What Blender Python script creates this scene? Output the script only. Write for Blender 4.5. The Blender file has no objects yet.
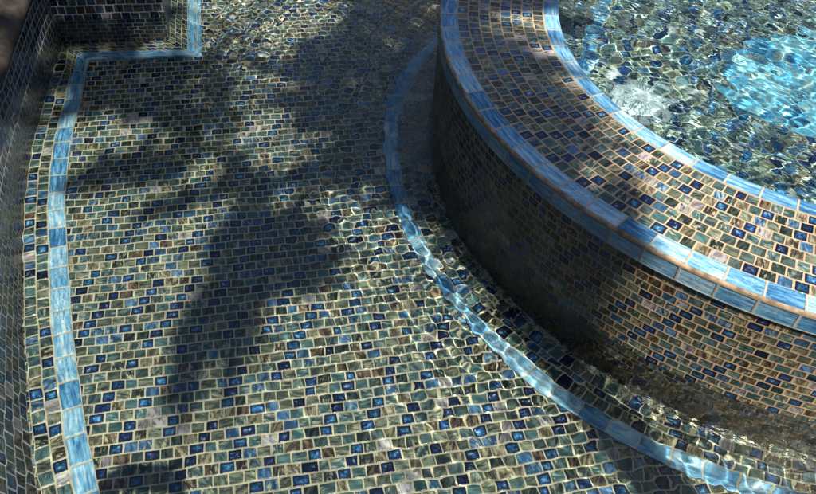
import bpy, bmesh, math, random
import numpy as np
from mathutils import Matrix, Vector

random.seed(7)
rng = np.random.default_rng(11)
SC = bpy.context.scene
COL = SC.collection

# ------------------------------------------------------------------ measures (metres, z = 0 is the pool floor)
RIM_Z, WATER_Z, SPA_WATER_Z = 0.6185, 0.235, 0.607
CAM_Z = RIM_Z + 1.35
F_PX, PITCH, ROLL = 775.0, 0.80276, 0.06641
CX, CY = 1.3904, 2.4305                      # spa centre
R_OUT, R_TRIM, R_MOS, R_IN = 1.3368, 1.2751, 0.9780, 0.9216
DECK_Z = 0.515
SUN_AZ, SUN_EL = math.radians(-59.0), math.radians(60.0)
SUN = Vector((math.cos(SUN_AZ) * math.cos(SUN_EL), math.sin(SUN_AZ) * math.cos(SUN_EL), math.sin(SUN_EL)))


def ray(px, py):
    """direction of the photograph's pixel (816 x 494) through the camera"""
    x, y = (px - 408) / F_PX, (247 - py) / F_PX
    c, s = math.cos(ROLL), math.sin(ROLL)
    x, y = c * x - s * y, s * x + c * y
    cp, sp = math.cos(PITCH), math.sin(PITCH)
    return Vector((x, cp + y * sp, -sp + y * cp)).normalized()


def at(px, py, z):
    d = ray(px, py)
    t = (z - CAM_Z) / d.z
    return Vector((d.x * t, d.y * t, z))


def under(px, py, z=0.0, wz=WATER_Z):
    """point on a level z below calm water at wz, seen at the pixel"""
    d = ray(px, py)
    t = (wz - CAM_Z) / d.z
    hx, hy = d.x / 1.333, d.y / 1.333
    hz = math.sqrt(1 - hx * hx - hy * hy)
    k = (wz - z) / hz
    return Vector((d.x * t + hx * k, d.y * t + hy * k, z))


# ------------------------------------------------------------------ object helpers
def tag(o, label=None, cat=None, group=None, kind=None):
    if label: o['label'] = label
    if cat: o['category'] = cat
    if group: o['group'] = group
    if kind: o['kind'] = kind
    return o


def empty(name, loc=(0, 0, 0)):
    o = bpy.data.objects.new(name, None)
    o.location = loc
    COL.objects.link(o)
    return o


def mesh(name, verts, faces, mat, parent=None, uvs=None, smooth=False):
    me = bpy.data.meshes.new(name)
    me.from_pydata([tuple(v) for v in verts], [], faces)
    if uvs is not None:                       # one uv per vertex
        lay = me.uv_layers.new(name='UVMap')
        li = np.zeros(len(me.loops), dtype=np.int32)
        me.loops.foreach_get('vertex_index', li)
        arr = np.array([(u[0], u[1]) for u in uvs], dtype=np.float32)[li]
        lay.data.foreach_set('uv', arr.ravel())
    if smooth:
        me.polygons.foreach_set('use_smooth', [True] * len(me.polygons))
    me.materials.append(mat)
    o = bpy.data.objects.new(name, me)
    COL.objects.link(o)
    if parent is not None:
        o.parent = parent
        o.matrix_parent_inverse = Matrix.Translation(parent.location).inverted()
    return o


def lathe(name, prof, mat, parent, seg=256, r_uv=None, v0=0.0, smooth=True):
    """revolve (r, z) about the spa centre; u is the arc length at r_uv, v runs along the profile"""
    verts, uvs, faces = [], [], []
    ln = [v0]
    for a, b in zip(prof, prof[1:]):
        ln.append(ln[-1] + math.hypot(b[0] - a[0], b[1] - a[1]))
    r_uv = r_uv or max(p[0] for p in prof)
    n = len(prof)
    for i in range(seg + 1):
        th = 2 * math.pi * i / seg
        for (r, z), l in zip(prof, ln):
            verts.append((CX + r * math.cos(th), CY + r * math.sin(th), z))
            uvs.append((th * r_uv, l))
    for i in range(seg):
        for j in range(n - 1):
            a = i * n + j
            faces.append((a, a + 1, a + n + 1, a + n))
    return mesh(name, verts, faces, mat, parent, uvs, smooth)


def strip(name, left, right, mat, parent, z, h=0.0, uscale=1.0):
    """a band between two plan polylines (left, right); raised h with side faces"""
    n = len(left)
    verts, uvs, faces = [], [], []
    s = 0.0
    for i in range(n):
        if i:
            s += ((Vector(left[i][:2]) + Vector(right[i][:2])) - (Vector(left[i - 1][:2]) + Vector(right[i - 1][:2]))).length / 2
        w = (Vector(left[i][:2]) - Vector(right[i][:2])).length
        verts += [(left[i][0], left[i][1], z), (left[i][0], left[i][1], z + h), (right[i][0], right[i][1], z + h), (right[i][0], right[i][1], z)]
        uvs += [(s, -h), (s, 0), (s, w), (s, w + h)]
    for i in range(n - 1):
        a = 4 * i
        for k in range(3):
            faces.append((a + k, a + 4 + k, a + 5 + k, a + 1 + k))
    o = mesh(name, verts, faces, mat, parent, uvs)
    bm = bmesh.new(); bm.from_mesh(o.data); bmesh.ops.recalc_face_normals(bm, faces=bm.faces)
    if sum(f.normal.z for f in bm.faces) < 0: bmesh.ops.reverse_faces(bm, faces=bm.faces)
    bm.to_mesh(o.data); bm.free()
    return o


def smooth_line(pts, step=0.03):
    """resample plan points along a Catmull-Rom curve"""
    P = [Vector(p[:2]) for p in pts]
    P = [2 * P[0] - P[1]] + P + [2 * P[-1] - P[-2]]
    out = []
    for i in range(1, len(P) - 2):
        a, b, c, d = P[i - 1:i + 3]
        m = max(1, int((c - b).length / step))
        for k in range(m):
            t = k / m
            out.append(0.5 * ((2 * b) + (c - a) * t + (2 * a - 5 * b + 4 * c - d) * t * t + (3 * b - a - 3 * c + d) * t ** 3))
    out.append(P[-2])
    return out


def offset_line(pts, d):
    """plan polyline moved d to its left"""
    out = []
    n = len(pts)
    for i in range(n):
        a, b, c = pts[max(i - 1, 0)], pts[i], pts[min(i + 1, n - 1)]
        t1 = (b - a).normalized() if (b - a).length > 1e-6 else (c - b).normalized()
        t2 = (c - b).normalized() if (c - b).length > 1e-6 else t1
        n1, n2 = Vector((-t1.y, t1.x)), Vector((-t2.y, t2.x))
        m = (n1 + n2).normalized()
        out.append(b + m * d / max(0.4, m.dot(n1)))
    return out


# ------------------------------------------------------------------ node helpers
class NT:
    def __init__(self, name):
        self.mat = bpy.data.materials.new(name)
        self.mat.use_nodes = True
        self.t = self.mat.node_tree
        self.t.nodes.clear()

    def n(self, typ, **kw):
        nd = self.t.nodes.new(typ)
        for k, v in kw.items(): setattr(nd, k, v)
        return nd

    def put(self, sock, v):
        if isinstance(v, (int, float)): sock.default_value = v
        elif isinstance(v, (tuple, list)): sock.default_value = v
        else: self.t.links.new(v, sock)

    def m(self, op, a, b=None, c=None):
        nd = self.n('ShaderNodeMath', operation=op)
        self.put(nd.inputs[0], a)
        if b is not None: self.put(nd.inputs[1], b)
        if c is not None: self.put(nd.inputs[2], c)
        return nd.outputs[0]

    def xyz(self, x, y, z=0.0):
        nd = self.n('ShaderNodeCombineXYZ')
        for s, v in zip(nd.inputs, (x, y, z)): self.put(s, v)
        return nd.outputs[0]

    def white(self, vec):
        nd = self.n('ShaderNodeTexWhiteNoise', noise_dimensions='3D')
        self.put(nd.inputs['Vector'], vec)
        return nd.outputs['Value'], nd.outputs['Color']

    def noise(self, vec, scale=1.0, detail=2.0, rough=0.5):
        nd = self.n('ShaderNodeTexNoise')
        self.put(nd.inputs['Vector'], vec)
        nd.inputs['Scale'].default_value = scale
        nd.inputs['Detail'].default_value = detail
        nd.inputs['Roughness'].default_value = rough
        return nd.outputs['Fac']

    def smooth(self, v, a, b):
        nd = self.n('ShaderNodeMapRange', interpolation_type='SMOOTHSTEP')
        self.put(nd.inputs['Value'], v)
        nd.inputs['From Min'].default_value = a
        nd.inputs['From Max'].default_value = b
        return nd.outputs['Result']

    def mix(self, f, a, b):
        nd = self.n('ShaderNodeMix', data_type='RGBA')
        self.put(nd.inputs[0], f)
        for s, v in ((nd.inputs[6], a), (nd.inputs[7], b)):
            self.put(s, v + (1.0,) if isinstance(v, tuple) and len(v) == 3 else v)
        return nd.outputs[2]

    def ramp(self, f, stops, mode='CONSTANT'):
        nd = self.n('ShaderNodeValToRGB')
        cr = nd.color_ramp
        cr.interpolation = mode
        while len(cr.elements) > 1: cr.elements.remove(cr.elements[-1])
        for i, (p, c) in enumerate(stops):
            e = cr.elements[0] if i == 0 else cr.elements.new(p)
            e.position = p
            e.color = (c[0], c[1], c[2], 1)
        self.put(nd.inputs['Fac'], f)
        return nd.outputs['Color']

    def sep(self, v):
        nd = self.n('ShaderNodeSeparateXYZ')
        self.put(nd.inputs[0], v)
        return nd.outputs

    def out(self, bsdf):
        o = self.n('ShaderNodeOutputMaterial')
        self.t.links.new(bsdf, o.inputs['Surface'])
        return self.mat

    def principled(self, color, rough, normal=None, spec=0.5, **kw):
        p = self.n('ShaderNodeBsdfPrincipled')
        self.put(p.inputs['Base Color'], color + (1.0,) if isinstance(color, tuple) else color)
        self.put(p.inputs['Roughness'], rough)
        self.put(p.inputs['Specular IOR Level'], spec)
        for k, v in kw.items(): self.put(p.inputs[k], v)
        if normal is not None: self.t.links.new(normal, p.inputs['Normal'])
        return p.outputs[0]

    def bump(self, h, dist, strength=1.0):
        b = self.n('ShaderNodeBump')
        self.put(b.inputs['Height'], h)
        b.inputs['Distance'].default_value = dist
        b.inputs['Strength'].default_value = strength
        return b.outputs[0]


GROUT = (0.585, 0.525, 0.355)


def tile_cells(g, W, H, grout, seed, stagger=0.5, cut=0.16):
    """tile cell maths from UV in metres: distance to the joint, cell id, place inside the tile"""
    tc = g.n('ShaderNodeTexCoord')
    s = g.sep(tc.outputs['UV'])
    U, V = s[0], s[1]
    wob = g.noise(g.xyz(g.m('MULTIPLY', U, 9.0), g.m('MULTIPLY', V, 9.0), seed), 1.0, 1.0)
    v = g.m('ADD', g.m('DIVIDE', V, H), g.m('MULTIPLY', g.m('SUBTRACT', wob, 0.5), 0.22 * min(1.0, cut / 0.16)))
    row = g.m('FLOOR', v)
    fv = g.m('FRACT', v)
    rr, _ = g.white(g.xyz(row, seed + 3.3, 0.7))
    u = g.m('ADD', g.m('DIVIDE', U, W), g.m('ADD', g.m('MULTIPLY', row, stagger), g.m('MULTIPLY', rr, 0.3 if stagger else 0.0)))
    if cut:
        warp = g.noise(g.xyz(g.m('MULTIPLY', u, 0.9), g.m('MULTIPLY', row, 7.31), seed), 1.0, 1.0)
        u = g.m('ADD', u, g.m('MULTIPLY', g.m('SUBTRACT', warp, 0.5), cut * 4.0))
    col = g.m('FLOOR', u)
    fu = g.m('FRACT', u)
    du = g.m('MULTIPLY', g.m('MINIMUM', fu, g.m('SUBTRACT', 1.0, fu)), W)
    dv = g.m('MULTIPLY', g.m('MINIMUM', fv, g.m('SUBTRACT', 1.0, fv)), H)
    sm = g.n('ShaderNodeMath', operation='SMOOTH_MIN')
    g.put(sm.inputs[0], du); g.put(sm.inputs[1], dv); sm.inputs[2].default_value = 0.004
    fine = g.noise(g.xyz(g.m('MULTIPLY', U, 160.0), g.m('MULTIPLY', V, 160.0), seed), 1.0, 2.0)
    d = g.m('SUBTRACT', g.m('ADD', sm.outputs[0], g.m('MULTIPLY', g.m('SUBTRACT', fine, 0.5), 0.0016)), grout / 2)
    val, colr = g.white(g.xyz(col, row, seed))
    return U, V, u, v, fu, fv, d, val, colr, col, row, fine


def mosaic(name, W=0.0385, H=0.0335, grout=0.0034, seed=1.0, dull=1.0, tilt=0.5, cut=0.16, rough=0.16, joint=GROUT, spec=0.55):
    g = NT(name)
    U, V, u, v, fu, fv, d, val, colr, col, row, fine = tile_cells(g, W, H, grout, seed, 0.5, cut)
    c = g.sep(colr)
    k = dull
    third = g.m('LESS_THAN', g.m('FLOORED_MODULO', g.m('ADD', col, g.m('MULTIPLY', row, 2.0)), 3.0), 0.5)
    va = g.m('ADD', g.m('MULTIPLY', g.m('MINIMUM', g.m('DIVIDE', val, 0.62), 0.999), 0.21), g.m('MULTIPLY', g.m('MAXIMUM', g.m('SUBTRACT', val, 0.62), 0.0), 2.079))
    vb = g.m('ADD', 0.21, g.m('MULTIPLY', val, 0.79))
    val = g.m('ADD', g.m('MULTIPLY', third, va), g.m('MULTIPLY', g.m('SUBTRACT', 1.0, third), vb))
    isblue = g.m('LESS_THAN', val, 0.21)
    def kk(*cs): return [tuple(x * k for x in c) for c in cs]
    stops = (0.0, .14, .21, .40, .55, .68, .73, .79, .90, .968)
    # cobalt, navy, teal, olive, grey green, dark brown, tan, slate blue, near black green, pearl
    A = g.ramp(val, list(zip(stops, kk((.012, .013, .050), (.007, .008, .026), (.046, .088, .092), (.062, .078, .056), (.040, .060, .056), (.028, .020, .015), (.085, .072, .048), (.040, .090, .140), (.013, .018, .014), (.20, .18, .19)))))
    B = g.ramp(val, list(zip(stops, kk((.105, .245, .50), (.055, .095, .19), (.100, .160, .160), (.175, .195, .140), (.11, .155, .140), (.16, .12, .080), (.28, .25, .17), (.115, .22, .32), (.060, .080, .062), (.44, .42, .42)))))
    # streaks run along or across each tile
    swap = g.m('GREATER_THAN', c[0], 0.45)
    inv = g.m('SUBTRACT', 1.0, swap)
    a1 = g.m('ADD', g.m('MULTIPLY', swap, fu), g.m('MULTIPLY', inv, fv))
    a2 = g.m('ADD', g.m('MULTIPLY', swap, fv), g.m('MULTIPLY', inv, fu))
    bend = g.m('MULTIPLY', g.m('SUBTRACT', c[1], 0.5), 3.4)
    sv = g.xyz(g.m('ADD', g.m('MULTIPLY', a1, 3.6), g.m('ADD', g.m('MULTIPLY', a2, bend), g.m('MULTIPLY', c[2], 91.0))), g.m('MULTIPLY', a2, 0.9), g.m('MULTIPLY', c[1], 57.0))
    n1 = g.noise(sv, 1.0, 3.5, 0.66)
    st = g.smooth(n1, 0.43, 0.58)
    sv2 = g.xyz(g.m('ADD', g.m('MULTIPLY', a1, 4.6), g.m('ADD', g.m('MULTIPLY', a2, g.m('MULTIPLY', bend, 0.7)), g.m('MULTIPLY', c[0], 77.0))), g.m('MULTIPLY', a2, 1.6), g.m('MULTIPLY', c[2], 33.0))
    n2 = g.noise(sv2, 1.0, 3.0, 0.6)
    some = g.m('GREATER_THAN', c[2], 0.38)
    pale = g.m('MULTIPLY', g.m('MULTIPLY', g.smooth(n2, 0.55, 0.63), some), 0.85)
    dark = g.m('MULTIPLY', g.m('MULTIPLY', g.smooth(n2, 0.44, 0.36), some), 0.85)
    # cobalt tiles: dark rim, bright broken heart
    hn = g.noise(g.xyz(g.m('ADD', g.m('MULTIPLY', fu, 3.3), g.m('MULTIPLY', c[0], 19.0)), g.m('MULTIPLY', fv, 2.6), g.m('MULTIPLY', c[2], 40.0)), 1.0, 4.0, 0.68)
    heart = g.m('MULTIPLY', g.m('MULTIPLY', g.smooth(d, 0.0020, 0.0125), g.smooth(hn, 0.36, 0.64)), g.m('ADD', 0.45, g.m('MULTIPLY', c[2], 0.8)))
    notblue = g.m('SUBTRACT', 1.0, isblue)
    plainblue = g.m('GREATER_THAN', c[0], 0.62)
    hb_ = g.m('ADD', g.m('MULTIPLY', g.m('SUBTRACT', 1.0, plainblue), heart), g.m('MULTIPLY', plainblue, g.m('MULTIPLY', st, g.m('ADD', 0.35, g.m('MULTIPLY', c[1], 0.6)))))
    f = g.m('ADD', g.m('MULTIPLY', isblue, hb_), g.m('MULTIPLY', notblue, st))
    tcol = g.mix(f, A, B)
    tcol = g.mix(g.m('MULTIPLY', notblue, pale), tcol, tuple(x * k for x in (.38, .37, .26)))
    tcol = g.mix(g.m('MULTIPLY', notblue, dark), tcol, tuple(x * k for x in (.022, .024, .018)))
    fleck = g.m('MULTIPLY', g.m('MULTIPLY', isblue, g.smooth(hn, 0.57, 0.66)), g.smooth(d, 0.004, 0.010))
    tcol = g.mix(g.m('MULTIPLY', fleck, 0.8), tcol, tuple(x * k for x in (.42, .55, .68)))
    hv = g.n('ShaderNodeHueSaturation')
    g.put(hv.inputs['Color'], tcol)
    g.put(hv.inputs['Value'], g.m('ADD', 0.62, g.m('MULTIPLY', c[1], 0.74)))
    g.put(hv.inputs['Saturation'], 1.12)
    g.put(hv.inputs['Hue'], g.m('ADD', 0.472, g.m('MULTIPLY', c[0], 0.05)))
    edge = g.smooth(d, 0.0, 0.0009)
    gcol = g.mix(g.noise(g.xyz(g.m('MULTIPLY', U, 22.0), g.m('MULTIPLY', V, 22.0), seed), 1.0, 3.0), tuple(x * 0.70 for x in joint), tuple(x * 1.22 for x in joint))
    stain = g.smooth(g.noise(g.xyz(g.m('MULTIPLY', U, 4.5), g.m('MULTIPLY', V, 4.5), seed + 2), 1.0, 4.0, 0.65), 0.44, 0.66)
    gcol = g.mix(g.m('MULTIPLY', stain, 0.45), gcol, tuple(x * 0.45 for x in joint))
    color = g.mix(edge, gcol, hv.outputs[0])
    h = g.m('ADD', g.smooth(d, -0.0004, 0.0026),
            g.m('ADD', g.m('MULTIPLY', edge, g.m('ADD', g.m('MULTIPLY', g.m('SUBTRACT', c[0], 0.5), g.m('MULTIPLY', g.m('SUBTRACT', fu, 0.5), tilt * 1.6)),
                                                    g.m('MULTIPLY', g.m('SUBTRACT', c[2], 0.5), g.m('MULTIPLY', g.m('SUBTRACT', fv, 0.5), tilt * 1.6)))),
                g.m('MULTIPLY', fine, 0.16)))
    nrm = g.bump(h, 0.0012)
    r = g.m('ADD', g.m('MULTIPLY', edge, rough - 0.85), g.m('ADD', 0.85, g.m('MULTIPLY', g.m('MULTIPLY', edge, fine), 0.12)))
    return g.out(g.principled(color, r, nrm, spec))


def blue_tile(name, L=0.096, W=0.062, grout=0.0045, seed=5.0, light=1.0, rough=0.2, joint=GROUT, tint=(1, 1, 1)):
    """long pale blue glazed trim tile with brushed streaks"""
    g = NT(name)
    U, V, u, v, fu, fv, d, val, colr, col, row, fine = tile_cells(g, L, W * 1.0, grout, seed, 0.0, 0.0)
    c = g.sep(colr)
    along = g.noise(g.xyz(g.m('ADD', g.m('MULTIPLY', fu, 1.3), g.m('MULTIPLY', c[0], 31.0)), g.m('ADD', g.m('MULTIPLY', fv, 6.5), g.m('MULTIPLY', fu, g.m('SUBTRACT', c[1], 0.5))), g.m('MULTIPLY', c[2], 17.0)), 1.0, 4.0, 0.62)
    spk = g.noise(g.xyz(g.m('MULTIPLY', U, 90.0), g.m('MULTIPLY', V, 260.0), seed), 1.0, 3.0, 0.7)
    t = g.m('ADD', along, g.m('MULTIPLY', g.m('SUBTRACT', val, 0.5), 0.22))
    k = light
    T = lambda q: tuple(x * y for x, y in zip(q, tint))
    colx = g.ramp(t, [(q_, T(c_)) for q_, c_ in [(.24, (.022*k, .070*k, .17*k)), (.36, (.045*k, .175*k, .35*k)), (.47, (.125*k, .315*k, .48*k)), (.58, (.22*k, .43*k, .57*k)), (.70, (.48*k, .60*k, .65*k))]], 'LINEAR')
    scratch = g.m('MULTIPLY', g.smooth(spk, 0.52, 0.62), g.smooth(c[2], 0.25, 0.7))
    colx = g.mix(g.m('MULTIPLY', scratch, 0.55), colx, (.03, .05, .10))
    edge = g.smooth(d, 0.0, 0.001)
    color = g.mix(edge, joint, colx)
    h = g.m('ADD', g.smooth(d, -0.0004, 0.003), g.m('ADD', g.m('MULTIPLY', along, 0.25), g.m('MULTIPLY', g.m('MULTIPLY', g.m('SUBTRACT', c[0], 0.5), fu), 0.9)))
    r = g.m('ADD', g.m('MULTIPLY', edge, rough - 0.85), 0.85)
    return g.out(g.principled(color, r, g.bump(h, 0.0014), 0.5))


def plain(name, color, rough=0.8, var=0.35, scale=6.0, bump=0.0, spec=0.4):
    g = NT(name)
    tc = g.n('ShaderNodeTexCoord')
    nz = g.noise(tc.outputs['Object'], scale, 5.0, 0.6)
    lo, hi = tuple(x * (1 - var) for x in color), tuple(x * (1 + var) for x in color)
    colx = g.mix(g.smooth(nz, 0.3, 0.7), lo, hi)
    return g.out(g.principled(colx, rough, g.bump(nz, bump) if bump else None, spec))


def water_mat(name, ior=1.333, tint=(0.975, 0.995, 1.0), lap=False):
    g = NT(name)
    b = g.n('ShaderNodeBsdfGlass')
    b.inputs['Color'].default_value = tint + (1,)
    b.inputs['Roughness'].default_value = 0.0
    b.inputs['IOR'].default_value = ior
    p = g.sep(g.n('ShaderNodeTexCoord').outputs['Object'])
    dx, dy = g.m('SUBTRACT', p[0], CX), g.m('SUBTRACT', p[1], CY)
    r = g.m('SQRT', g.m('ADD', g.m('MULTIPLY', dx, dx), g.m('MULTIPLY', dy, dy)))
    if lap:                                     # small lapping ripples that run along the spa wall
        th = g.m('ARCTAN2', dy, dx)
        n1 = g.noise(g.xyz(g.m('MULTIPLY', r, 62.0), g.m('MULTIPLY', th, 40.0), 0.0), 1.0, 2.0, 0.6)
        n2 = g.noise(g.xyz(g.m('MULTIPLY', r, 105.0), g.m('MULTIPLY', th, 120.0), 4.0), 1.0, 1.0, 0.5)
        near = g.smooth(r, R_OUT + 0.170, R_OUT + 0.090)
        patch = g.m('ADD', 0.25, g.m('MULTIPLY', 0.75, g.smooth(g.noise(g.xyz(dx, dy, 1.0), 2.4, 1.0), 0.25, 0.6)))
        h = g.m('MULTIPLY', g.m('MULTIPLY', near, patch), g.m('ADD', n1, g.m('MULTIPLY', n2, 0.5)))
        dist = 0.0036
    else:                                       # choppy bubbling water, crests running one way
        a, c = g.m('ADD', g.m('MULTIPLY', dx, 0.68), g.m('MULTIPLY', dy, 0.73)), g.m('SUBTRACT', g.m('MULTIPLY', dx, 0.73), g.m('MULTIPLY', dy, 0.68))
        n1 = g.noise(g.xyz(g.m('MULTIPLY', a, 20.0), g.m('MULTIPLY', c, 9.0), 0.0), 1.0, 2.0, 0.5)
        n2 = g.noise(g.xyz(g.m('MULTIPLY', a, 34.0), g.m('MULTIPLY', c, 22.0), 7.0), 1.0, 1.0, 0.5)
        dl = g.m('ADD', g.m('POWER', g.m('SUBTRACT', p[0], LCX), 2.0), g.m('POWER', g.m('SUBTRACT', p[1], LCY), 2.0))
        calm = g.m('ADD', 0.12, g.m('MULTIPLY', 0.88, g.smooth(dl, 0.010, 0.045)))
        h = g.m('MULTIPLY', calm, g.m('ADD', n1, g.m('MULTIPLY', n2, 0.4)))
        dist = 0.0042
    g.t.links.new(g.bump(h, dist), b.inputs['Normal'])
    return g.out(b.outputs[0])


SEAT_Z = 0.27
LCX, LCY = under(640, 96, SEAT_Z + 0.06, SPA_WATER_Z)[:2]
M = dict(
    floor=mosaic('floor_mosaic', seed=1.0),
    course=mosaic('edge_course_mosaic', 0.0385, 0.0365, seed=2.0, cut=0.05),
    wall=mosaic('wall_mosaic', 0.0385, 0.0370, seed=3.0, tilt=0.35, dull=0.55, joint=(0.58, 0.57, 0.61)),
    spa_wall=mosaic('spa_wall_mosaic', 0.0365, 0.0275, seed=4.0, dull=0.80, cut=0.10, joint=(0.50, 0.345, 0.205), rough=0.3, spec=0.22),
    ring=mosaic('spa_ring_mosaic', 0.0355, 0.0371, seed=6.0, cut=0.10, rough=0.2, dull=0.95, joint=(0.53, 0.385, 0.235)),
    inside=mosaic('spa_inside_mosaic', 0.0400, 0.0380, seed=8.0, dull=1.35, cut=0.05, joint=(0.58, 0.63, 0.52)),
    band=blue_tile('band_blue_tile', 0.090, 0.0605, seed=5.0, light=1.3),
    trim=blue_tile('trim_blue_tile', 0.0955, 0.0617, seed=7.0, light=1.15, joint=(0.48, 0.40, 0.29)),
    face=blue_tile('face_blue_tile', 0.0955, 0.0505, seed=9.0, light=1.0, joint=(0.42, 0.35, 0.26)),
    grout=plain('tan_grout', (0.33, 0.24, 0.155), 0.9, 0.55, 30.0, 0.001),
    coping=plain('brown_coping', (0.036, 0.028, 0.024), 0.6, 0.5, 22.0, 0.002),
    deck=plain('sand_deck', (0.36, 0.30, 0.23), 0.85, 0.25, 9.0, 0.002),
    water=water_mat('clear_water', tint=(0.935, 0.99, 0.985), lap=True),
    spa_water=water_mat('clear_spa_water', tint=(0.84, 0.975, 0.995)),
)

# ------------------------------------------------------------------ plan of the pool
left_wall = [(-1.526, 2.850), (-1.496, 2.644), (-1.454, 2.420), (-1.404, 2.184), (-1.328, 1.909), (-1.220, 1.620), (-1.122, 1.371),
             (-1.022, 1.148), (-0.931, 0.956), (-0.800, 0.730), (-0.600, 0.520), (-0.300, 0.400), (0.20, 0.355), (0.80, 0.350)]
left_wall = smooth_line(left_wall, 0.05)          # corner first, towards the viewer
top_wall = []
for p in left_wall:                               # the wall leans outward towards the viewer: a straight waterline over a curved foot
    if p.y > 0.56:
        top_wall.append(Vector((min(p.x, -1.393 + 0.225 * (2.1 - p.y)) if p.y < 2.1 else p.x, p.y)))
    else:
        k_ = min(1.0, (p.x + 1.0) / 1.0)
        top_wall.append(Vector((p.x - 0.42 * max(0, 1 - (p.x + 0.62) / 0.9), p.y - 0.25)))
g14 = math.radians(13.5)
ex, ey = Vector((math.cos(g14), math.sin(g14))), Vector((-math.sin(g14), math.cos(g14)))
corner_in = Vector((-1.526, 2.850))
corner_out = Vector((-1.093, 2.936))
back_far = corner_out + ey * 2.6
# whole loop, anticlockwise seen from above, starting at the far end of the receding wall
loop = [Vector((4.2, 5.9)), back_far + ex * 0.0, corner_out, ] + left_wall + [Vector((2.5, 0.35)), Vector((2.5, 1.2)), Vector((2.5, 3.6)), Vector((4.2, 3.9))]
foot_loop = loop
loop = loop[:3] + top_wall + [Vector((2.5, 0.10)), Vector((2.5, 1.2)), Vector((2.5, 3.6)), Vector((4.2, 3.9))]

# ---- pool floor
def floor_uv(p): return (p[0] * math.cos(g14) + p[1] * math.sin(g14), -p[0] * math.sin(g14) + p[1] * math.cos(g14))
fv = [(-2.4, 0.1, 0), (4.6, 0.1, 0), (4.6, 6.4, 0), (-2.4, 6.4, 0)]
pool_floor = mesh('pool_floor', fv, [(0, 1, 2, 3)], M['floor'], None, [floor_uv(p) for p in fv])
tag(pool_floor, kind='structure')

# ---- pool walls with their coping
wall = empty('pool_wall', (-1.2, 2.0, 0.0))
tag(wall, 'dark mosaic pool wall with rounded brown coping along the left edge', 'pool wall')
wl = loop + [loop[0]]
verts, uvs, faces = [], [], []
s = 0.0
for i, p in enumerate(wl):
    if i: s += (p - wl[i - 1]).length
    q = (foot_loop + [foot_loop[0]])[i]
    for z, r_ in ((-0.02, q), (DECK_Z - 0.06, p)):
        verts.append((r_.x, r_.y, z)); uvs.append((s, z))
for i in range(len(wl) - 1):
    a = 2 * i
    faces.append((a, a + 1, a + 3, a + 2))
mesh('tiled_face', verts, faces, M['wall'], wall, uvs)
# coping: rounded nose profile swept round the loop (outside is to the right of the loop direction)
prof = [(0.004, DECK_Z - 0.060), (-0.018, DECK_Z - 0.057), (-0.034, DECK_Z - 0.045), (-0.040, DECK_Z - 0.028), (-0.034, DECK_Z - 0.010), (-0.018, DECK_Z + 0.002), (0.01, DECK_Z + 0.006), (0.30, DECK_Z + 0.006), (0.302, DECK_Z - 0.02)]
def closed_offset(pts, d):
    n = len(pts); out = []
    for i in range(n):
        a, b, c = pts[i - 1], pts[i], pts[(i + 1) % n]
        t1, t2 = (b - a).normalized(), (c - b).normalized()
        n1, n2 = Vector((t1.y, -t1.x)), Vector((t2.y, -t2.x))
        m = (n1 + n2)
        m = m.normalized() if m.length > 1e-5 else n1
        out.append(b + m * d / max(0.5, m.dot(n1)))
    return out
rings = [closed_offset(loop, d) for d, z in prof]
n = len(loop)
verts = [(rings[j][i].x, rings[j][i].y, prof[j][1]) for i in range(n) for j in range(len(prof))]
faces = []
m = len(prof)
for i in range(n):
    k = (i + 1) % n
    for j in range(m - 1):
        faces.append((i * m + j, k * m + j, k * m + j + 1, i * m + j + 1))
mesh('coping', verts, faces, M['coping'], wall, None, True)

# ---- deck round the pool, out to the horizon
inner = closed_offset(loop, 0.15)
verts = [(p.x, p.y, DECK_Z) for p in inner]
cen = Vector((1.0, 2.6))
for p in inner:
    dr = (p - cen).normalized()
    verts.append((cen.x + dr.x * 60, cen.y + dr.y * 60, DECK_Z))
faces = [(i, (i + 1) % n, n + (i + 1) % n, n + i) for i in range(n)]
tag(mesh('deck', verts, faces, M['deck']), kind='structure')

# ---- blue tile border along the left wall and round the corner, with the mosaic courses beside the wall
foot = left_wall[:]                                     # corner -> viewer
b_out = [corner_out + ex * 0.0] + []
def path_shift(d):
    """the wall foot, moved d into the pool: receding wall, corner block, left wall"""
    far = corner_out + ey * 2.3
    pts = [far, corner_out, corner_in] + [p for p in left_wall[1:] if (p - corner_in).length > 0.27]
    off = offset_line(pts, d)
    return off
course_w, band_w = 0.0735, 0.0605
l0, l1, l2 = path_shift(0.0), path_shift(course_w), path_shift(course_w + band_w)
strip('edge_course', l0, l1, M['course'], pool_floor, 0.0005, 0.0035)
border = strip('tile_border', l1, l2, M['band'], None, 0.0005, 0.0060)
tag(border, 'pale blue tile band following the left pool wall and turning round its dark corner', 'tile border')

# ---- blue tile border round the foot of the spa
def circ(r, a0, a1, k=140):
    return [Vector((CX + r * math.cos(math.radians(a0 + (a1 - a0) * i / k)), CY + r * math.sin(math.radians(a0 + (a1 - a0) * i / k)))) for i in range(k + 1)]
strip('edge_course', circ(R_OUT - 0.03, -300, -50), circ(1.4525, -300, -50), M['course'], pool_floor, 0.0005, 0.0035)
foot_border = strip('tile_border', circ(1.4525, -300, -50), circ(1.5095, -300, -50), M['band'], None, 0.0005, 0.0060)
tag(foot_border, 'pale blue tile band curving under water round the foot of the raised spa', 'tile border')

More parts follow.
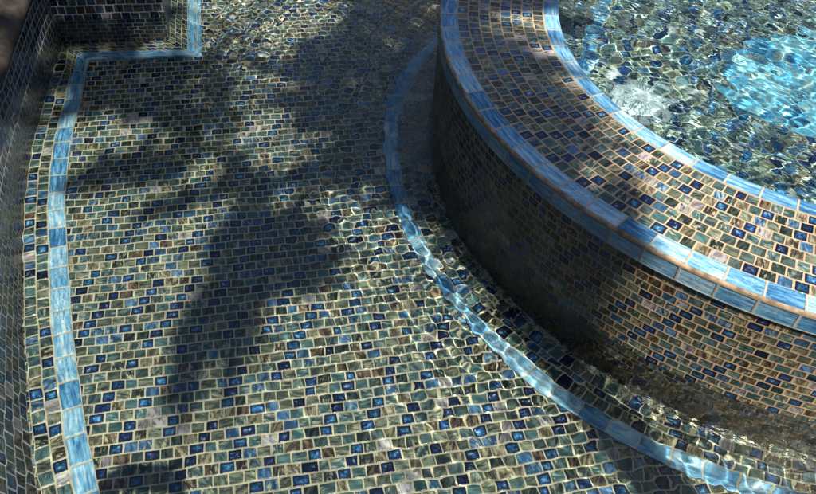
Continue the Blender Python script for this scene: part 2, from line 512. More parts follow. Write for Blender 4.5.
# ------------------------------------------------------------------ spa
spa = empty('spa', (CX, CY, 0))
tag(spa, 'round raised spa with mosaic wall and wide tiled rim edged in blue tile', 'spa')
rw = R_OUT - 0.004
lathe('outer_wall', [(rw, -0.02), (rw, RIM_Z - 0.058)], M['spa_wall'], spa)
lathe('face_trim', [(R_OUT + 0.0015, RIM_Z - 0.0585), (R_OUT + 0.0015, RIM_Z - 0.0075)], M['face'], spa)
lathe('corner_joint', [(R_OUT + 0.0010, RIM_Z - 0.0075), (R_OUT, RIM_Z - 0.0030), (R_OUT - 0.0030, RIM_Z - 0.0002), (R_OUT - 0.0065, RIM_Z + 0.0004)], M['grout'], spa)
lathe('rim_trim', [(R_OUT - 0.0065, RIM_Z + 0.0008), (R_TRIM, RIM_Z + 0.0008)], M['trim'], spa, r_uv=R_OUT, v0=0.004)
lathe('rim_mosaic', [(R_TRIM, RIM_Z), (R_MOS, RIM_Z)], M['ring'], spa, r_uv=1.13)
lathe('inner_trim', [(R_MOS, RIM_Z + 0.0008), (R_IN + 0.008, RIM_Z + 0.0008), (R_IN + 0.0025, RIM_Z - 0.0012), (R_IN, RIM_Z - 0.006), (R_IN, RIM_Z - 0.055)], M['trim'], spa, r_uv=R_IN + 0.03)
WELL_Z = SEAT_Z - 0.01
lathe('inner_wall', [(R_IN - 0.002, RIM_Z - 0.055), (R_IN - 0.002, SEAT_Z)], M['inside'], spa)
fl_ = [(CX + R_IN * math.cos(2 * math.pi * i / 128), CY + R_IN * math.sin(2 * math.pi * i / 128), SEAT_Z) for i in range(128)]
mesh('spa_floor', fl_, [tuple(range(128))], M['inside'], spa, [floor_uv(p) for p in fl_])

# blue tile strip on the seat and the blue tiled step in the middle, both seen through the spa water
sl = [under(x, y, SEAT_Z, SPA_WATER_Z) for x, y in ((566, 84), (575, 62), (583, 38), (591, 15), (600, -12))]
sr = [under(x, y, SEAT_Z, SPA_WATER_Z) for x, y in ((588, 82), (594, 62), (599, 40), (607, 17), (617, -10))]
strip('seat_trim', sl, sr, M['band'], spa, SEAT_Z + 0.001, 0.006)
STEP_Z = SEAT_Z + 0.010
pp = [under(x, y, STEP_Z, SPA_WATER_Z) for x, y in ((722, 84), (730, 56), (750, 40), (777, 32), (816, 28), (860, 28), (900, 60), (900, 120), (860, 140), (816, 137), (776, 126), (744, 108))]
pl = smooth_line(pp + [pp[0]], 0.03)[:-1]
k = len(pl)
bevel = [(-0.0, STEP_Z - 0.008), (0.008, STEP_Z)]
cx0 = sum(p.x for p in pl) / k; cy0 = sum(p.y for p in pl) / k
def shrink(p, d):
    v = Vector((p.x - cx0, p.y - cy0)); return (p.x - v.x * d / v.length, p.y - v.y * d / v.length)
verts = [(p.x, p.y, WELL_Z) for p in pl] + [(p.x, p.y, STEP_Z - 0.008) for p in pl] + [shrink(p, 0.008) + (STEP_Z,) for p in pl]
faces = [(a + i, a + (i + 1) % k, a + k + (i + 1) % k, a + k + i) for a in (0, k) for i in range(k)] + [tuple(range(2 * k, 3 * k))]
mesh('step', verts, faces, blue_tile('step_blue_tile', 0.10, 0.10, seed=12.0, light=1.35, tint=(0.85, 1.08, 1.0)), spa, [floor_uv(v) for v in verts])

# added ribbed dome, standing for a bright fan of light in the spa water
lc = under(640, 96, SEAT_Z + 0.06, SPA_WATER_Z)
lens = NT('ribbed_dome')
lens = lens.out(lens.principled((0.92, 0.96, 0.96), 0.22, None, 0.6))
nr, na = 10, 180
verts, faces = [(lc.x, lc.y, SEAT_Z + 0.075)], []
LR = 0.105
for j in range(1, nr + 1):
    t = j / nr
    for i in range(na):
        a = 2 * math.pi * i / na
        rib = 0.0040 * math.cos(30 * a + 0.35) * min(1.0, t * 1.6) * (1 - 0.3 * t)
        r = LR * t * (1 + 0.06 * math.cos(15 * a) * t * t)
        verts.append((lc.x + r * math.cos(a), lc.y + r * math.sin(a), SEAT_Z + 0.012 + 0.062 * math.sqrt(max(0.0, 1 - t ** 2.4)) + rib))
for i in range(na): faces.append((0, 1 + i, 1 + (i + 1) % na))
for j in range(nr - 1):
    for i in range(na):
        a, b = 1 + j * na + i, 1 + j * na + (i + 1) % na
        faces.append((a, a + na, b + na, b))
light = empty('fan_dome', (lc.x, lc.y, SEAT_Z))  # parent of the added dome; it gives no light
tag(light, 'pale ribbed dome standing for a bright fan of light in the spa water', 'pool light')
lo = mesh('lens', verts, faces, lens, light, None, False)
lo.data.materials.append(plain('dome_groove', (0.16, 0.26, 0.27), 0.5, 0.2))
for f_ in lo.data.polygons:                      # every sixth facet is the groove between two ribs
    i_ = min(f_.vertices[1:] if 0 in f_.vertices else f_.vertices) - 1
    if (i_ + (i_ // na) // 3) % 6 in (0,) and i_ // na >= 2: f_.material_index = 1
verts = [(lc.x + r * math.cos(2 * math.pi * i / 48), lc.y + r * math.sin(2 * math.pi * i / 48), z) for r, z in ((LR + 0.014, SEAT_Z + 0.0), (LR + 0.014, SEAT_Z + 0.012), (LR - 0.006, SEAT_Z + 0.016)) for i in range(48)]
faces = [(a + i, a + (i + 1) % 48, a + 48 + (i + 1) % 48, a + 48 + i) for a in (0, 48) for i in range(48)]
mesh('bezel', verts, faces, plain('dome_bezel', (0.5, 0.56, 0.58), 0.4, 0.1), light, None, True)

# ------------------------------------------------------------------ water surfaces: real ripples
def waves(X, Y, comps):
    Z = np.zeros_like(X)
    for lam, slope, ang, ph in comps:
        kk = 2 * math.pi / lam
        Z += slope / kk * np.sin(kk * (X * math.cos(ang) + Y * math.sin(ang)) + ph)
    return Z


def comps(n, l0, l1, slope, a0=0.0, spread=math.pi):
    out = []
    for _ in range(n):
        lam = math.exp(rng.uniform(math.log(l0), math.log(l1)))
        out.append((lam, slope / math.sqrt(n) * rng.uniform(0.6, 1.4), a0 + rng.uniform(-spread, spread), rng.uniform(0, 6.283)))
    return out


def water(name, xs, ys, hfun, keep, z, mat):
    X, Y = np.meshgrid(xs, ys)
    Z = z + hfun(X, Y)
    ny, nx = X.shape
    co = np.stack([X, Y, Z], -1).reshape(-1, 3)
    xc, yc = (X[1:, 1:] + X[:-1, :-1]) / 2, (Y[1:, 1:] + Y[:-1, :-1]) / 2
    kp = keep(xc, yc)
    j, i = np.nonzero(kp)
    a = j * nx + i
    q = np.stack([a, a + 1, a + nx + 1, a + nx], 1)
    used = np.unique(q)
    remap = np.zeros(len(co), dtype=np.int64); remap[used] = np.arange(len(used))
    o = mesh(name, co[used].tolist(), remap[q].tolist(), mat, None, None, True)
    tag(o, kind='structure')
    return o


def grow(a, b, d, lim, f=1.25):
    core = list(np.arange(a, b, d)); st = d; x = core[-1]
    while x < lim:
        st = min(st * f, 0.4); x += st; core.append(x)
    return core


def spaced(lo, a, b, hi, d):
    up = grow(a, b, d, hi)
    dn = [2 * a - v for v in grow(a, a + 2 * d, d, 2 * a - lo)][1:]
    return np.array(sorted(dn + up))


def inside_loop(x, y, pts):
    r = np.zeros(x.shape, dtype=bool)
    for p, q in zip(pts, pts[1:] + pts[:1]):
        c = (p.y > y) != (q.y > y)
        dy = (q.y - p.y) if abs(q.y - p.y) > 1e-9 else 1e-9
        r ^= c & (x < (q.x - p.x) * (y - p.y) / dy + p.x)
    return r


c_calm = comps(14, 0.14, 0.55, 0.020) + comps(10, 0.07, 0.14, 0.014)
c_mid = comps(26, 0.026, 0.060, 0.092, math.radians(30), 1.1)
c_fine = comps(40, 0.022, 0.045, 0.12)
c_edge = comps(16, 0.040, 0.09, 0.035)
def pool_h(X, Y):
    R = np.hypot(X - CX, Y - CY)
    s = np.maximum(R - R_OUT, 0)
    TH = np.arctan2(Y - CY, X - CX)
    e_mid = 0.95 * np.exp(-(s / 0.56) ** 1.8) + 0.75 / (1 + np.exp(-(Y - 3.0 + 0.35 * (X < -0.6)) / 0.12)) * (X > -0.9) + 0.05
    e_fine = np.exp(-s / 0.12) + 0.12 / (1 + np.exp(-(Y - 3.0) / 0.15))
    gust = 0.65 + 0.35 * np.sin(9 * X + 4 * Y) * np.sin(5 * Y - 3 * X + 1)
    ringw = 0.0
    for lam, sl, kx in ((0.120, 0.045, 1.0), (0.083, 0.050, -2.0), (0.056, 0.065, 3.0), (0.041, 0.070, 0.4), (0.031, 0.060, -1.3)):
        kk = 2 * math.pi / lam
        ringw = ringw + sl / kk * np.sin(kk * (s + 0.02 * np.sin(6 * TH + kx) + 0.006 * np.sin(23 * TH + 2 * kx) + 0.004 * np.sin(61 * TH - 3 * kx)) + kx)
    dl = np.full(X.shape, 9.0)
    for p in left_wall[::1]:
        dl = np.minimum(dl, np.hypot(X - p.x, Y - p.y))
    return waves(X, Y, c_calm) + e_mid * gust * (waves(X, Y, c_mid) + ringw) + e_fine * waves(X, Y, c_fine) + np.exp(-(dl / 0.09) ** 2) * waves(X, Y, c_edge)


outer_loop = closed_offset(loop, 0.012)
pool_water = water('pool_water', spaced(-2.2, -1.75, 1.15, 4.5, 0.0056), spaced(0.05, 0.75, 3.75, 6.2, 0.0056), pool_h,
                   lambda x, y: inside_loop(x, y, outer_loop) & (np.hypot(x - CX, y - CY) > R_OUT - 0.016), WATER_Z, M['water'])
c_spa = comps(22, 0.055, 0.16, 0.105, math.radians(47), 0.6) + comps(20, 0.038, 0.07, 0.055) + comps(6, 0.2, 0.4, 0.05)
spa_water = water('spa_water', np.arange(CX - 0.96, CX + 0.96, 0.0056), np.arange(CY - 0.96, CY + 0.96, 0.0056),
                  lambda X, Y: waves(X, Y, c_spa) * np.clip((R_IN + 0.02 - np.hypot(X - CX, Y - CY)) / 0.06, 0.25, 1) * (1 - 0.8 * np.exp(-(np.hypot(X - lc.x - 0.02, Y - lc.y) / 0.15) ** 2)),
                  lambda x, y: np.hypot(x - CX, y - CY) < R_IN + 0.012, SPA_WATER_Z, M['spa_water'])

# ------------------------------------------------------------------ the palm that shades the pool
SH = Vector((-math.cos(SUN_AZ), -math.sin(SUN_AZ)))             # way shadows fall
COT = 1 / math.tan(SUN_EL)
UNDER = WATER_Z * math.tan(math.asin(math.cos(SUN_EL) / 1.333))
def lift(px, py, z, on=0.0):
    """point at height z whose shadow falls where the pixel sees the pool floor"""
    p = at(px, py, on) if on else under(px, py)
    d = (z - on) * COT if on else UNDER + (z - WATER_Z) * COT
    return Vector((p.x - SH.x * d, p.y - SH.y * d, z))

bark = plain('palm_bark', (0.13, 0.10, 0.07), 0.95, 0.5, 14.0, 0.01)
leafm = NT('palm_leaf')
oi = leafm.n('ShaderNodeTexCoord')
leafm = leafm.out(leafm.principled(leafm.mix(leafm.noise(oi.outputs['Object'], 5.0, 2.0), (0.03, 0.06, 0.018), (0.075, 0.11, 0.03)), 0.45, None, 0.5))
palm = empty('palm_tree', (1.995, -1.128, DECK_Z))
tag(palm, 'tall palm beside the pool whose trunk and fronds shade the tiles', 'tree')
base = Vector((1.995, -1.128, DECK_Z))
ZC = WATER_Z + (4.3 - UNDER) / COT
crown_c = Vector((base.x, base.y, ZC))
verts, faces = [], []
nr, na = 46, 20
for j in range(nr + 1):
    t = j / nr
    c0 = base.lerp(crown_c, t)
    r = 0.078 - 0.010 * t + 0.05 * max(0, 0.06 - t) / 0.06 + (0.010 if j % 2 else 0.0)
    for i in range(na):
        a = 2 * math.pi * i / na
        verts.append((c0.x + r * math.cos(a), c0.y + r * math.sin(a), c0.z))
for j in range(nr):
    for i in range(na):
        faces.append((j * na + i, j * na + (i + 1) % na, (j + 1) * na + (i + 1) % na, (j + 1) * na + i))
mesh('trunk', verts, faces, bark, palm, None, True)


def frond(path, leaf, droop, start=0.1, step=0.045, gap=0.0, on=0.0, wid=1.0):
    """one pinnate frond; its spine is given by where its shade falls on the pool floor"""
    verts, faces = [], []
    P = smooth_line([Vector(p) for p in path], 8.0)
    n = len(P)
    S = []
    for i, p in enumerate(P):
        t = i / (n - 1)
        z = ZC + 0.35 * math.sin(math.pi * min(t * 1.2, 1)) - droop * t * t
        S.append(lift(p.x, p.y, z, on))
    S[0] = crown_c.copy()
    def quad(a, b, w, side):
        k = len(verts)
        mid = a.lerp(b, 0.45)
        verts.extend([a - side * w * 0.35, a + side * w * 0.35, mid + side * w, b, mid - side * w])
        faces.append((k, k + 1, k + 2, k + 3, k + 4))
    for i in range(n - 1):                                        # rachis, a tapering three-sided bar
        t = i / (n - 1)
        w = 0.022 * (1 - 0.8 * t)
        d = (S[i + 1] - S[i]).normalized(); sd = d.cross(Vector((0, 0, 1))).normalized()
        k = len(verts)
        for q in (S[i], S[i + 1]):
            verts.extend([q + sd * w, q - sd * w, q - Vector((0, 0, w))])
        faces.extend([(k, k + 1, k + 4, k + 3), (k + 1, k + 2, k + 5, k + 4), (k + 2, k, k + 3, k + 5)])
    L, ph = 0.0, random.uniform(0, 6.28)
    total = sum((b - a).length for a, b in zip(S, S[1:]))
    nxt = max(0.15, start * total)
    for i in range(n - 1):
        seg = (S[i + 1] - S[i]); sl = seg.length; d = seg.normalized()
        sd = d.cross(Vector((0, 0, 1))).normalized()
        while nxt < L + sl:
            q = S[i] + d * (nxt - L)
            t = (i + (nxt - L) / sl) / (n - 1)
            for sgn in (-1, 1):
                clump = 0.5 + 0.5 * math.sin(nxt * 17.0 + sgn * 1.9 + ph)
                if random.random() < gap + 0.10 or clump < 0.12: continue
                ll = leaf * (0.60 + 0.85 * math.sin(math.pi * min(1, 0.12 + 0.85 * t))) * random.uniform(0.8, 1.1) * (0.50 + 0.70 * clump)
                dirn = (sd * sgn * random.uniform(0.75, 1.0) + d * random.uniform(0.35, 0.8) + Vector((0, 0, random.uniform(-0.7, 0.1)))).normalized()
                side = dirn.cross(Vector((random.uniform(-.5, .5), random.uniform(-.5, .5), 1))).normalized()
                quad(q, q + dirn * ll, random.uniform(0.018, 0.030) * wid, side)
            nxt += step * random.uniform(0.7, 1.3)
        L += sl
    return mesh('frond', verts, faces, leafm, palm)


C0 = (362, 108)
FR = [   # spine of the shade on the floor, leaflet length, droop, share of torn leaflets, bare share of the stalk
    ([C0, (315, 170), (275, 235), (235, 295), (204, 335), (178, 378)], 0.32, 1.1, 0.0, 0.44),
    ([C0, (305, 180), (262, 240), (222, 290)], 0.22, 1.0, 0.1, 0.50),
    ([C0, (320, 175), (265, 225), (225, 265), (190, 310)], 0.30, 1.0, 0.0, 0.46),
    ([C0, (330, 175), (295, 220), (265, 262), (235, 310)], 0.30, 1.0, 0.0, 0.50),
    ([C0, (335, 170), (312, 220), (300, 255), (322, 290)], 0.20, 1.1, 0.0, 0.50),
    ([C0, (315, 165), (255, 200), (215, 235)], 0.26, 1.1, 0.1, 0.46),
    ([C0, (300, 135), (230, 152), (160, 160), (70, 175)], 0.18, 0.9, 0.15, 0.30),
    ([C0, (300, 150), (230, 178), (150, 205)], 0.17, 0.9, 0.45, 0.34),
    ([C0, (290, 100), (210, 95), (130, 92), (60, 105)], 0.20, 0.8, 0.0, 0.30),
    ([C0, (280, 75), (210, 68), (130, 65), (70, 75)], 0.20, 0.8, 0.0, 0.33),
    ([C0, (250, 110), (160, 140), (90, 165)], 0.16, 0.8, 0.45, 0.30),
    ([C0, (370, 50), (375, 0), (375, -40)], 0.24, 0.6, 0.1, 0.1),
    ([C0, (320, 98), (250, 108), (170, 112), (110, 100)], 0.16, 0.6, 0.0, 0.40),
    ([C0, (270, 88), (190, 78), (110, 72), (60, 88)], 0.20, 0.8, 0.0, 0.42),
    ([C0, (395, 50), (420, 0), (440, -50)], 0.34, 0.6, 0.0, 0.1),
    ([C0, (400, 90), (440, 70), (500, 60)], 0.36, 0.6, 0.0, 0.1),
    ([C0, (395, 140), (412, 180), (432, 212)], 0.18, 0.9, 0.0, 0.1),
    ([C0, (410, 130), (430, 170), (470, 215)], 0.30, 0.9, 0.0, 0.1),
    ([C0, (340, 78), (315, 65), (290, 58)], 0.15, 0.5, 0.0, 0.2),
    ([C0, (330, 105), (305, 95), (285, 92)], 0.14, 0.5, 0.0, 0.2),
    ([C0, (345, 75), (320, 45), (295, 40)], 0.13, 0.5, 0.0, 0.2),
    ([C0, (375, 140), (385, 165), (395, 190)], 0.12, 0.8, 0.0, 0.1),
    ([C0, (200, 45), (110, 28), (40, 30)], 0.30, 0.8, 0.0, 0.55),
    ([C0, (210, 20), (120, 5), (40, 5)], 0.30, 0.8, 0.0, 0.58),
    ([C0, (190, 70), (90, 60), (20, 90)], 0.24, 0.8, 0.1, 0.62),
    ([C0, (180, 90), (80, 100), (10, 130)], 0.20, 0.8, 0.2, 0.68),
    ([C0, (170, 20), (90, -10), (20, -10)], 0.34, 0.8, 0.1, 0.6),
    ([C0, (470, 40), (512, 108), (570, 160), (620, 200), (650, 232)], 0.22, 0.5, 0.05, 0.15, RIM_Z),
    ([C0, (480, 70), (530, 150), (590, 195), (655, 240)], 0.15, 0.5, 0.0, 0.2, RIM_Z),
    ([C0, (500, 60), (550, 105), (600, 150), (625, 175)], 0.16, 0.5, 0.4, 0.3, RIM_Z),
]
for row in FR:
    frond(row[0], row[1], row[2], row[4], gap=row[3], on=row[5] if len(row) > 5 else 0.0, wid=1.5)
# stubs of cut fronds round the head of the trunk
verts, faces = [], []
for i in range(60):
    a = i * 2.39996; z = ZC - 0.9 + 0.9 * i / 60
    q = crown_c + Vector((0.10 * math.cos(a), 0.10 * math.sin(a), z - ZC)); d = Vector((math.cos(a), math.sin(a), 0.9)).normalized()
    sd = d.cross(Vector((0, 0, 1))).normalized(); k = len(verts)
    e = q + d * random.uniform(0.2, 0.36)
    verts.extend([q + sd * 0.045, q - sd * 0.045, e - sd * 0.02, e + sd * 0.02, q - Vector((0, 0, .04)), e - Vector((0, 0, .02))])
    faces.extend([(k, k + 1, k + 2, k + 3), (k + 1, k + 4, k + 5, k + 2), (k + 4, k, k + 3, k + 5), (k + 3, k + 2, k + 5)])
mesh('frond_stubs', verts, faces, bark, palm)

# ------------------------------------------------------------------ what the water mirrors: clipped hedge and a low sandstone wall beyond the pool; then unseen sky blockers
def hedge(loc, yaw, length, height, n, label):
    hb = empty('hedge', loc)
    tag(hb, label, 'hedge')
    R3 = Matrix.Rotation(yaw, 3, 'Z'); o = Vector(loc)
    verts, faces = [], []
    for _ in range(n):
        top = height * (1 + 0.08 * math.sin(_ * 1.7))
        a = Vector((random.uniform(-length / 2, length / 2), random.choice((-1, 1)) * random.uniform(0.3, 0.8), random.uniform(0.05, top)))
        u_ = Vector((random.uniform(-1, 1), random.uniform(-1, 1), random.uniform(-1, 1))).normalized(); v_ = u_.cross(Vector((0.3, 0.9, 0.2))).normalized()
        k = len(verts); q = random.uniform(0.10, 0.2)
        verts.extend([o + R3 @ w_ for w_ in (a - u_ * q, a + v_ * q * .6, a + u_ * q, a - v_ * q * .6)]); faces.append((k, k + 1, k + 2, k + 3))
    mesh('leaves', verts, faces, HL, hb)
    verts, faces = [], []
    for x0 in np.arange(-length / 2 + 0.3, length / 2 - 0.2, 0.7):
        k = len(verts)
        for zz in (0, height * 0.94):
            verts.extend([o + R3 @ Vector((x0 + dx, dy, zz)) for dx, dy in ((-.34, -.3), (.34, -.3), (.34, .3), (-.34, .3))])
        faces.extend([(k + i, k + (i + 1) % 4, k + 4 + (i + 1) % 4, k + 4 + i) for i in range(4)] + [(k + 4, k + 5, k + 6, k + 7)])
    mesh('stems', verts, faces, HC, hb)
HL = plain('hedge_leaf', (0.035, 0.06, 0.02), 0.6, 0.5, 3.0)
HC = plain('hedge_core', (0.02, 0.028, 0.012), 0.9, 0.4, 4.0)
hedge((-6.8, 7.4, DECK_Z), 0.0, 9.0, 4.4, 5200, 'tall dark clipped hedge beyond the far corner of the pool')
hedge((6.4, 2.5, DECK_Z), math.pi / 2, 10.0, 5.0, 5000, 'tall dark clipped hedge added out of view on the spa side to cut sky light')  # added out of view to hold back sky light from the right
hedge((-3.7, 1.2, DECK_Z), math.pi / 2, 11.0, 2.4, 4200, 'low dark clipped hedge added out of view on the left to cut sky light')  # added out of view to darken the shaded spa wall
gw = empty('garden_wall', (0.35, 7.4, DECK_Z))
tag(gw, 'low sandstone garden wall behind the pool, mirrored as tan streaks in the water', 'wall')
def block(name, x0, x1, y0, y1, z0, z1, mat, par, b=0.01):
    vs = [(x0, y0, z0), (x1, y0, z0), (x1, y1, z0), (x0, y1, z0)]
    vs += [(x0, y0, z1 - b), (x1, y0, z1 - b), (x1, y1, z1 - b), (x0, y1, z1 - b), (x0 + b, y0 + b, z1), (x1 - b, y0 + b, z1), (x1 - b, y1 - b, z1), (x0 + b, y1 - b, z1)]
    fs = [(a + i, a + (i + 1) % 4, a + 4 + (i + 1) % 4, a + 4 + i) for a in (0, 4) for i in range(4)] + [(8, 9, 10, 11)]
    return mesh(name, vs, fs, mat, par)
stone = plain('sandstone', (0.42, 0.31, 0.20), 0.9, 0.3, 5.0, 0.01)
block('wall_body', -0.6, 1.3, 7.25, 7.55, DECK_Z, DECK_Z + 1.75, stone, gw)
block('wall_cap', -0.65, 1.35, 7.20, 7.60, DECK_Z + 1.753, DECK_Z + 1.82, plain('cap_stone', (0.5, 0.42, 0.32), 0.85, 0.2, 7.0, 0.005), gw)

hs = empty('added_house', (0.0, -4.8, DECK_Z))  # building added out of view, only to block sky light
tag(hs, 'plain rendered house put out of view behind the photographer to cut sky light', 'added_house')
render_ = plain('house_render', (0.30, 0.26, 0.21), 0.9, 0.15, 2.0, 0.004)
block('wall', -9.0, 7.0, -7.0, -4.8, DECK_Z, DECK_Z + 3.2, render_, hs)
block('roof', -9.4, 7.4, -7.4, -4.3, DECK_Z + 3.203, DECK_Z + 3.45, plain('roof_tile', (0.12, 0.08, 0.06), 0.85, 0.3, 8.0, 0.01), hs, 0.08)
wf, wg = plain('window_frame', (0.05, 0.05, 0.05), 0.5, 0.1), plain('window_glass', (0.02, 0.025, 0.03), 0.05, 0.1)
for x0 in (-7.2, -3.6, 0.0, 3.6):
    for z0, z1 in ((0.05, 2.2),):
        fr_ = block('window', x0 - 0.75, x0 + 0.75, -4.797, -4.75, DECK_Z + z0, DECK_Z + z1, wf, hs)
        block('pane', x0 - 0.68, x0 + 0.68, -4.747, -4.74, DECK_Z + z0 + 0.07, DECK_Z + z1 - 0.07, wg, fr_, 0.002)

# ------------------------------------------------------------------ the photographer: only the shade of phone and hands reaches the picture
cp, sp, cr, sr_ = math.cos(PITCH), math.sin(PITCH), math.cos(ROLL), math.sin(ROLL)
right = Vector((cr, sr_ * sp, sr_ * cp)); up = Vector((-sr_, cr * sp, cr * cp)); fwd = Vector((0, cp, -sp))
eye = Vector((0, 0, CAM_Z))
pc = eye - right * 0.075 + up * 0.006 - fwd * 0.010
def slab(name, c, w, h, d, rad, mat, parent):
    bm = bmesh.new(); out = []
    for sx, sy, a0 in ((1, 1, 0), (-1, 1, 90), (-1, -1, 180), (1, -1, 270)):
        for k in range(6):
            a = math.radians(a0 + 18 * k)
            out.append((sx * (w / 2 - rad) + rad * math.cos(a), sy * (h / 2 - rad) + rad * math.sin(a)))
    vs, n = [], len(out)
    for zz in (-d / 2, d / 2):
        vs += [c + right * x + up * y + fwd * zz for x, y in out]
    fs = [tuple(range(n))[::-1], tuple(range(n, 2 * n))] + [(i, (i + 1) % n, n + (i + 1) % n, n + i) for i in range(n)]
    bm.free()
    return mesh(name, vs, fs, mat, parent)
phone = empty('phone', pc)
tag(phone, 'phone held flat and level whose rounded shadow lies at the bottom of the tiles', 'phone')
slab('phone_body', pc, 0.152, 0.074, 0.008, 0.012, plain('phone_black', (0.02, 0.02, 0.022), 0.3, 0.1), phone)
slab('screen', pc - fwd * 0.0046, 0.146, 0.068, 0.0006, 0.009, plain('phone_glass', (0.01, 0.012, 0.015), 0.05, 0.1), phone)

def skin(name, chains, mat, parent, root, sub=2):
    verts, edges, rad, idx = [], [], [], {}
    for ch in chains:
        prev = None
        for p, r in ch:
            key = tuple(round(c, 4) for c in p)
            if key not in idx:
                idx[key] = len(verts); verts.append(Vector(p)); rad.append(r)
            if prev is not None and prev != idx[key]: edges.append((prev, idx[key]))
            prev = idx[key]
    me = bpy.data.meshes.new(name)
    me.from_pydata(verts, edges, [])
    o = bpy.data.objects.new(name, me); COL.objects.link(o)
    sk = o.modifiers.new('skin', 'SKIN'); sk.use_smooth_shade = True
    for i, v in enumerate(me.skin_vertices[0].data):
        v.radius = (rad[i], rad[i]) if not isinstance(rad[i], tuple) else rad[i]
        v.use_root = (i == idx[tuple(round(c, 4) for c in root)])
    sb = o.modifiers.new('sub', 'SUBSURF'); sb.levels = sb.render_levels = sub
    me.materials.append(mat)
    if parent is not None:
        o.parent = parent; o.matrix_parent_inverse = Matrix.Translation(parent.location).inverted()
    return o
person = empty('person', (0.0, -0.52, DECK_Z))
tag(person, 'person in tee and shorts at the pool edge holding the phone', 'person')
skinm = plain('skin', (0.45, 0.28, 0.20), 0.5, 0.1)
bx, by, G = 0.0, -0.50, DECK_Z
pel = (bx, by, G + 0.92)
hl, hr = pc - right * 0.085, pc + right * 0.085
body = [[(pel, (.13, .10)), ((bx, by, G + 1.10), (.12, .09)), ((bx, by + .01, G + 1.30), (.145, .10)), ((bx, by + .03, G + 1.42), (.06, .06)), ((bx, by + .05, G + 1.49), (.052, .052)), ((bx, by + .075, G + 1.565), (.075, .085)), ((bx, by + .085, G + 1.66), (.07, .08))]]
for sx, h in ((-1, hl), (1, hr)):
    wr = h - fwd * 0.03 - up * 0.075 + right * sx * 0.01
    body.append([((bx, by + .01, G + 1.30), (.145, .10)), ((bx + sx * .185, by, G + 1.33), .055), ((bx + sx * .27, by + .10, G + 1.10), .042), (tuple(wr), .027), (tuple(h - fwd * 0.022 - up * 0.012), (.034, .016))])
    palm_p = h - fwd * 0.022 - up * 0.012
    for k in range(4):                                    # fingers curl round behind the phone
        a = palm_p + up * (0.022 - 0.019 * k) + right * (-sx * 0.012)
        ln = (0.034, 0.04, 0.037, 0.028)[k]
        body.append([(tuple(palm_p), (.034, .016)), (tuple(a + fwd * 0.02 + right * sx * 0.016), .009), (tuple(a + fwd * 0.036 - right * sx * 0.004), .008), (tuple(a + fwd * 0.034 - right * sx * ln), .007)] if False else
                    [(tuple(palm_p), (.034, .016)), (tuple(a + right * sx * 0.02 + fwd * 0.016), .009), (tuple(a + right * sx * 0.012 + fwd * 0.028), .008)])
    body.append([(tuple(palm_p), (.034, .016)), (tuple(palm_p + up * 0.03 - right * sx * 0.018 - fwd * 0.004), .011), (tuple(palm_p + up * 0.038 - right * sx * 0.044), .009)])
    body.append([(pel, (.13, .10)), ((bx + sx * .10, by, G + 0.84), .085), ((bx + sx * .11, by + .01, G + 0.48), .055), ((bx + sx * .115, by - .02, G + 0.085), .037), ((bx + sx * .12, by + .04, G + 0.035), (.036, .03)), ((bx + sx * .135, by + .15, G + 0.025), (.040, .02))])
skin('body', body, skinm, person, pel, 2)
skin('shirt', [[((bx, by, G + 0.93), (.155, .125)), ((bx, by, G + 1.10), (.145, .115)), ((bx, by + .01, G + 1.30), (.165, .12)), ((bx, by + .025, G + 1.40), (.07, .07))]] +
     [[((bx, by + .01, G + 1.30), (.165, .12)), ((bx + sx * .19, by, G + 1.33), .07), ((bx + sx * .245, by + .06, G + 1.19), .066)] for sx in (-1, 1)], plain('shirt_cloth', (0.45, 0.46, 0.48), 0.9, 0.1), person, (bx, by, G + 1.10))
skin('shorts', [[((bx, by, G + 0.95), (.145, .115)), ((bx, by, G + 0.88), (.15, .12))]] + [[((bx, by, G + 0.88), (.15, .12)), ((bx + sx * .105, by, G + 0.78), .105), ((bx + sx * .115, by, G + 0.52), .09)] for sx in (-1, 1)], plain('shorts_cloth', (0.05, 0.07, 0.12), 0.9, 0.2), person, (bx, by, G + 0.88))
skin('hair', [[((bx, by + .06, G + 1.60), (.088, .08)), ((bx, by + .07, G + 1.69), (.078, .085))]], plain('hair_brown', (0.05, 0.03, 0.02), 0.7, 0.3), person, (bx, by + .06, G + 1.60))

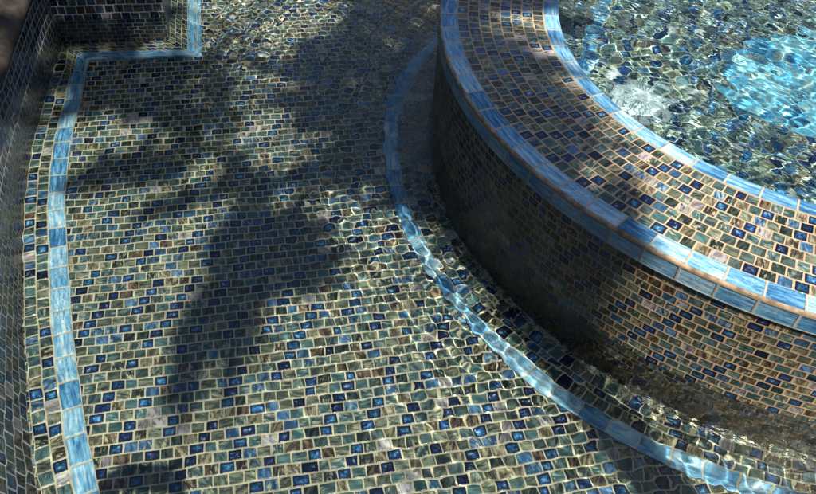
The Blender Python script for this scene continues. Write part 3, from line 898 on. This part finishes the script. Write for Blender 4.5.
# ------------------------------------------------------------------ camera, light, sky
cam = bpy.data.cameras.new('camera')
cam.sensor_width = 36.0
cam.lens = 36.0 * F_PX / 816
cam.clip_start = 0.02
cam.clip_end = 500
co = bpy.data.objects.new('camera', cam)
COL.objects.link(co)
mw = Matrix((right, up, -fwd)).transposed().to_4x4()
mw.translation = Vector((0, 0, CAM_Z))
co.matrix_world = mw
SC.camera = co

sun = bpy.data.lights.new('sun', 'SUN')
sun.energy = 5.0
sun.angle = math.radians(0.5)
sun.color = (1.0, 0.93, 0.82)
so = bpy.data.objects.new('sun', sun)
so.rotation_euler = SUN.to_track_quat('Z', 'Y').to_euler()
COL.objects.link(so)
sun.cycles.is_caustics_light = True
for o in (pool_water, spa_water):
    o.cycles.is_caustics_caster = True
for o in COL.objects:
    if o.type == 'MESH' and o not in (pool_water, spa_water) and (o is pool_floor or o.parent in (pool_floor, wall, spa, light) or o in (border, foot_border)):
        o.cycles.is_caustics_receiver = True

w = bpy.data.worlds.new('World')
SC.world = w
w.use_nodes = True
nt = w.node_tree
nt.nodes.clear()
sky = nt.nodes.new('ShaderNodeTexSky')
sky.sky_type = 'NISHITA'
sky.sun_disc = False
sky.sun_elevation = SUN_EL
sky.sun_rotation = math.pi / 2 - SUN_AZ
bg = nt.nodes.new('ShaderNodeBackground')
bg.inputs['Strength'].default_value = 0.068
wo = nt.nodes.new('ShaderNodeOutputWorld')
nt.links.new(sky.outputs[0], bg.inputs[0])
nt.links.new(bg.outputs[0], wo.inputs[0])

SC.view_settings.view_transform = 'Standard'
SC.view_settings.look = 'None'
SC.view_settings.exposure = 0.70
SC.view_settings.gamma = 1.0
SC.cycles.max_bounces = 6
SC.cycles.transmission_bounces = 5
SC.cycles.glossy_bounces = 2
SC.cycles.diffuse_bounces = 1
SC.cycles.caustics_reflective = False
SC.cycles.caustics_refractive = True
SC.cycles.sample_clamp_indirect = 6.0
SC.cycles.use_denoising = True
SC.cycles.use_adaptive_sampling = True
SC.cycles.adaptive_threshold = 0.02
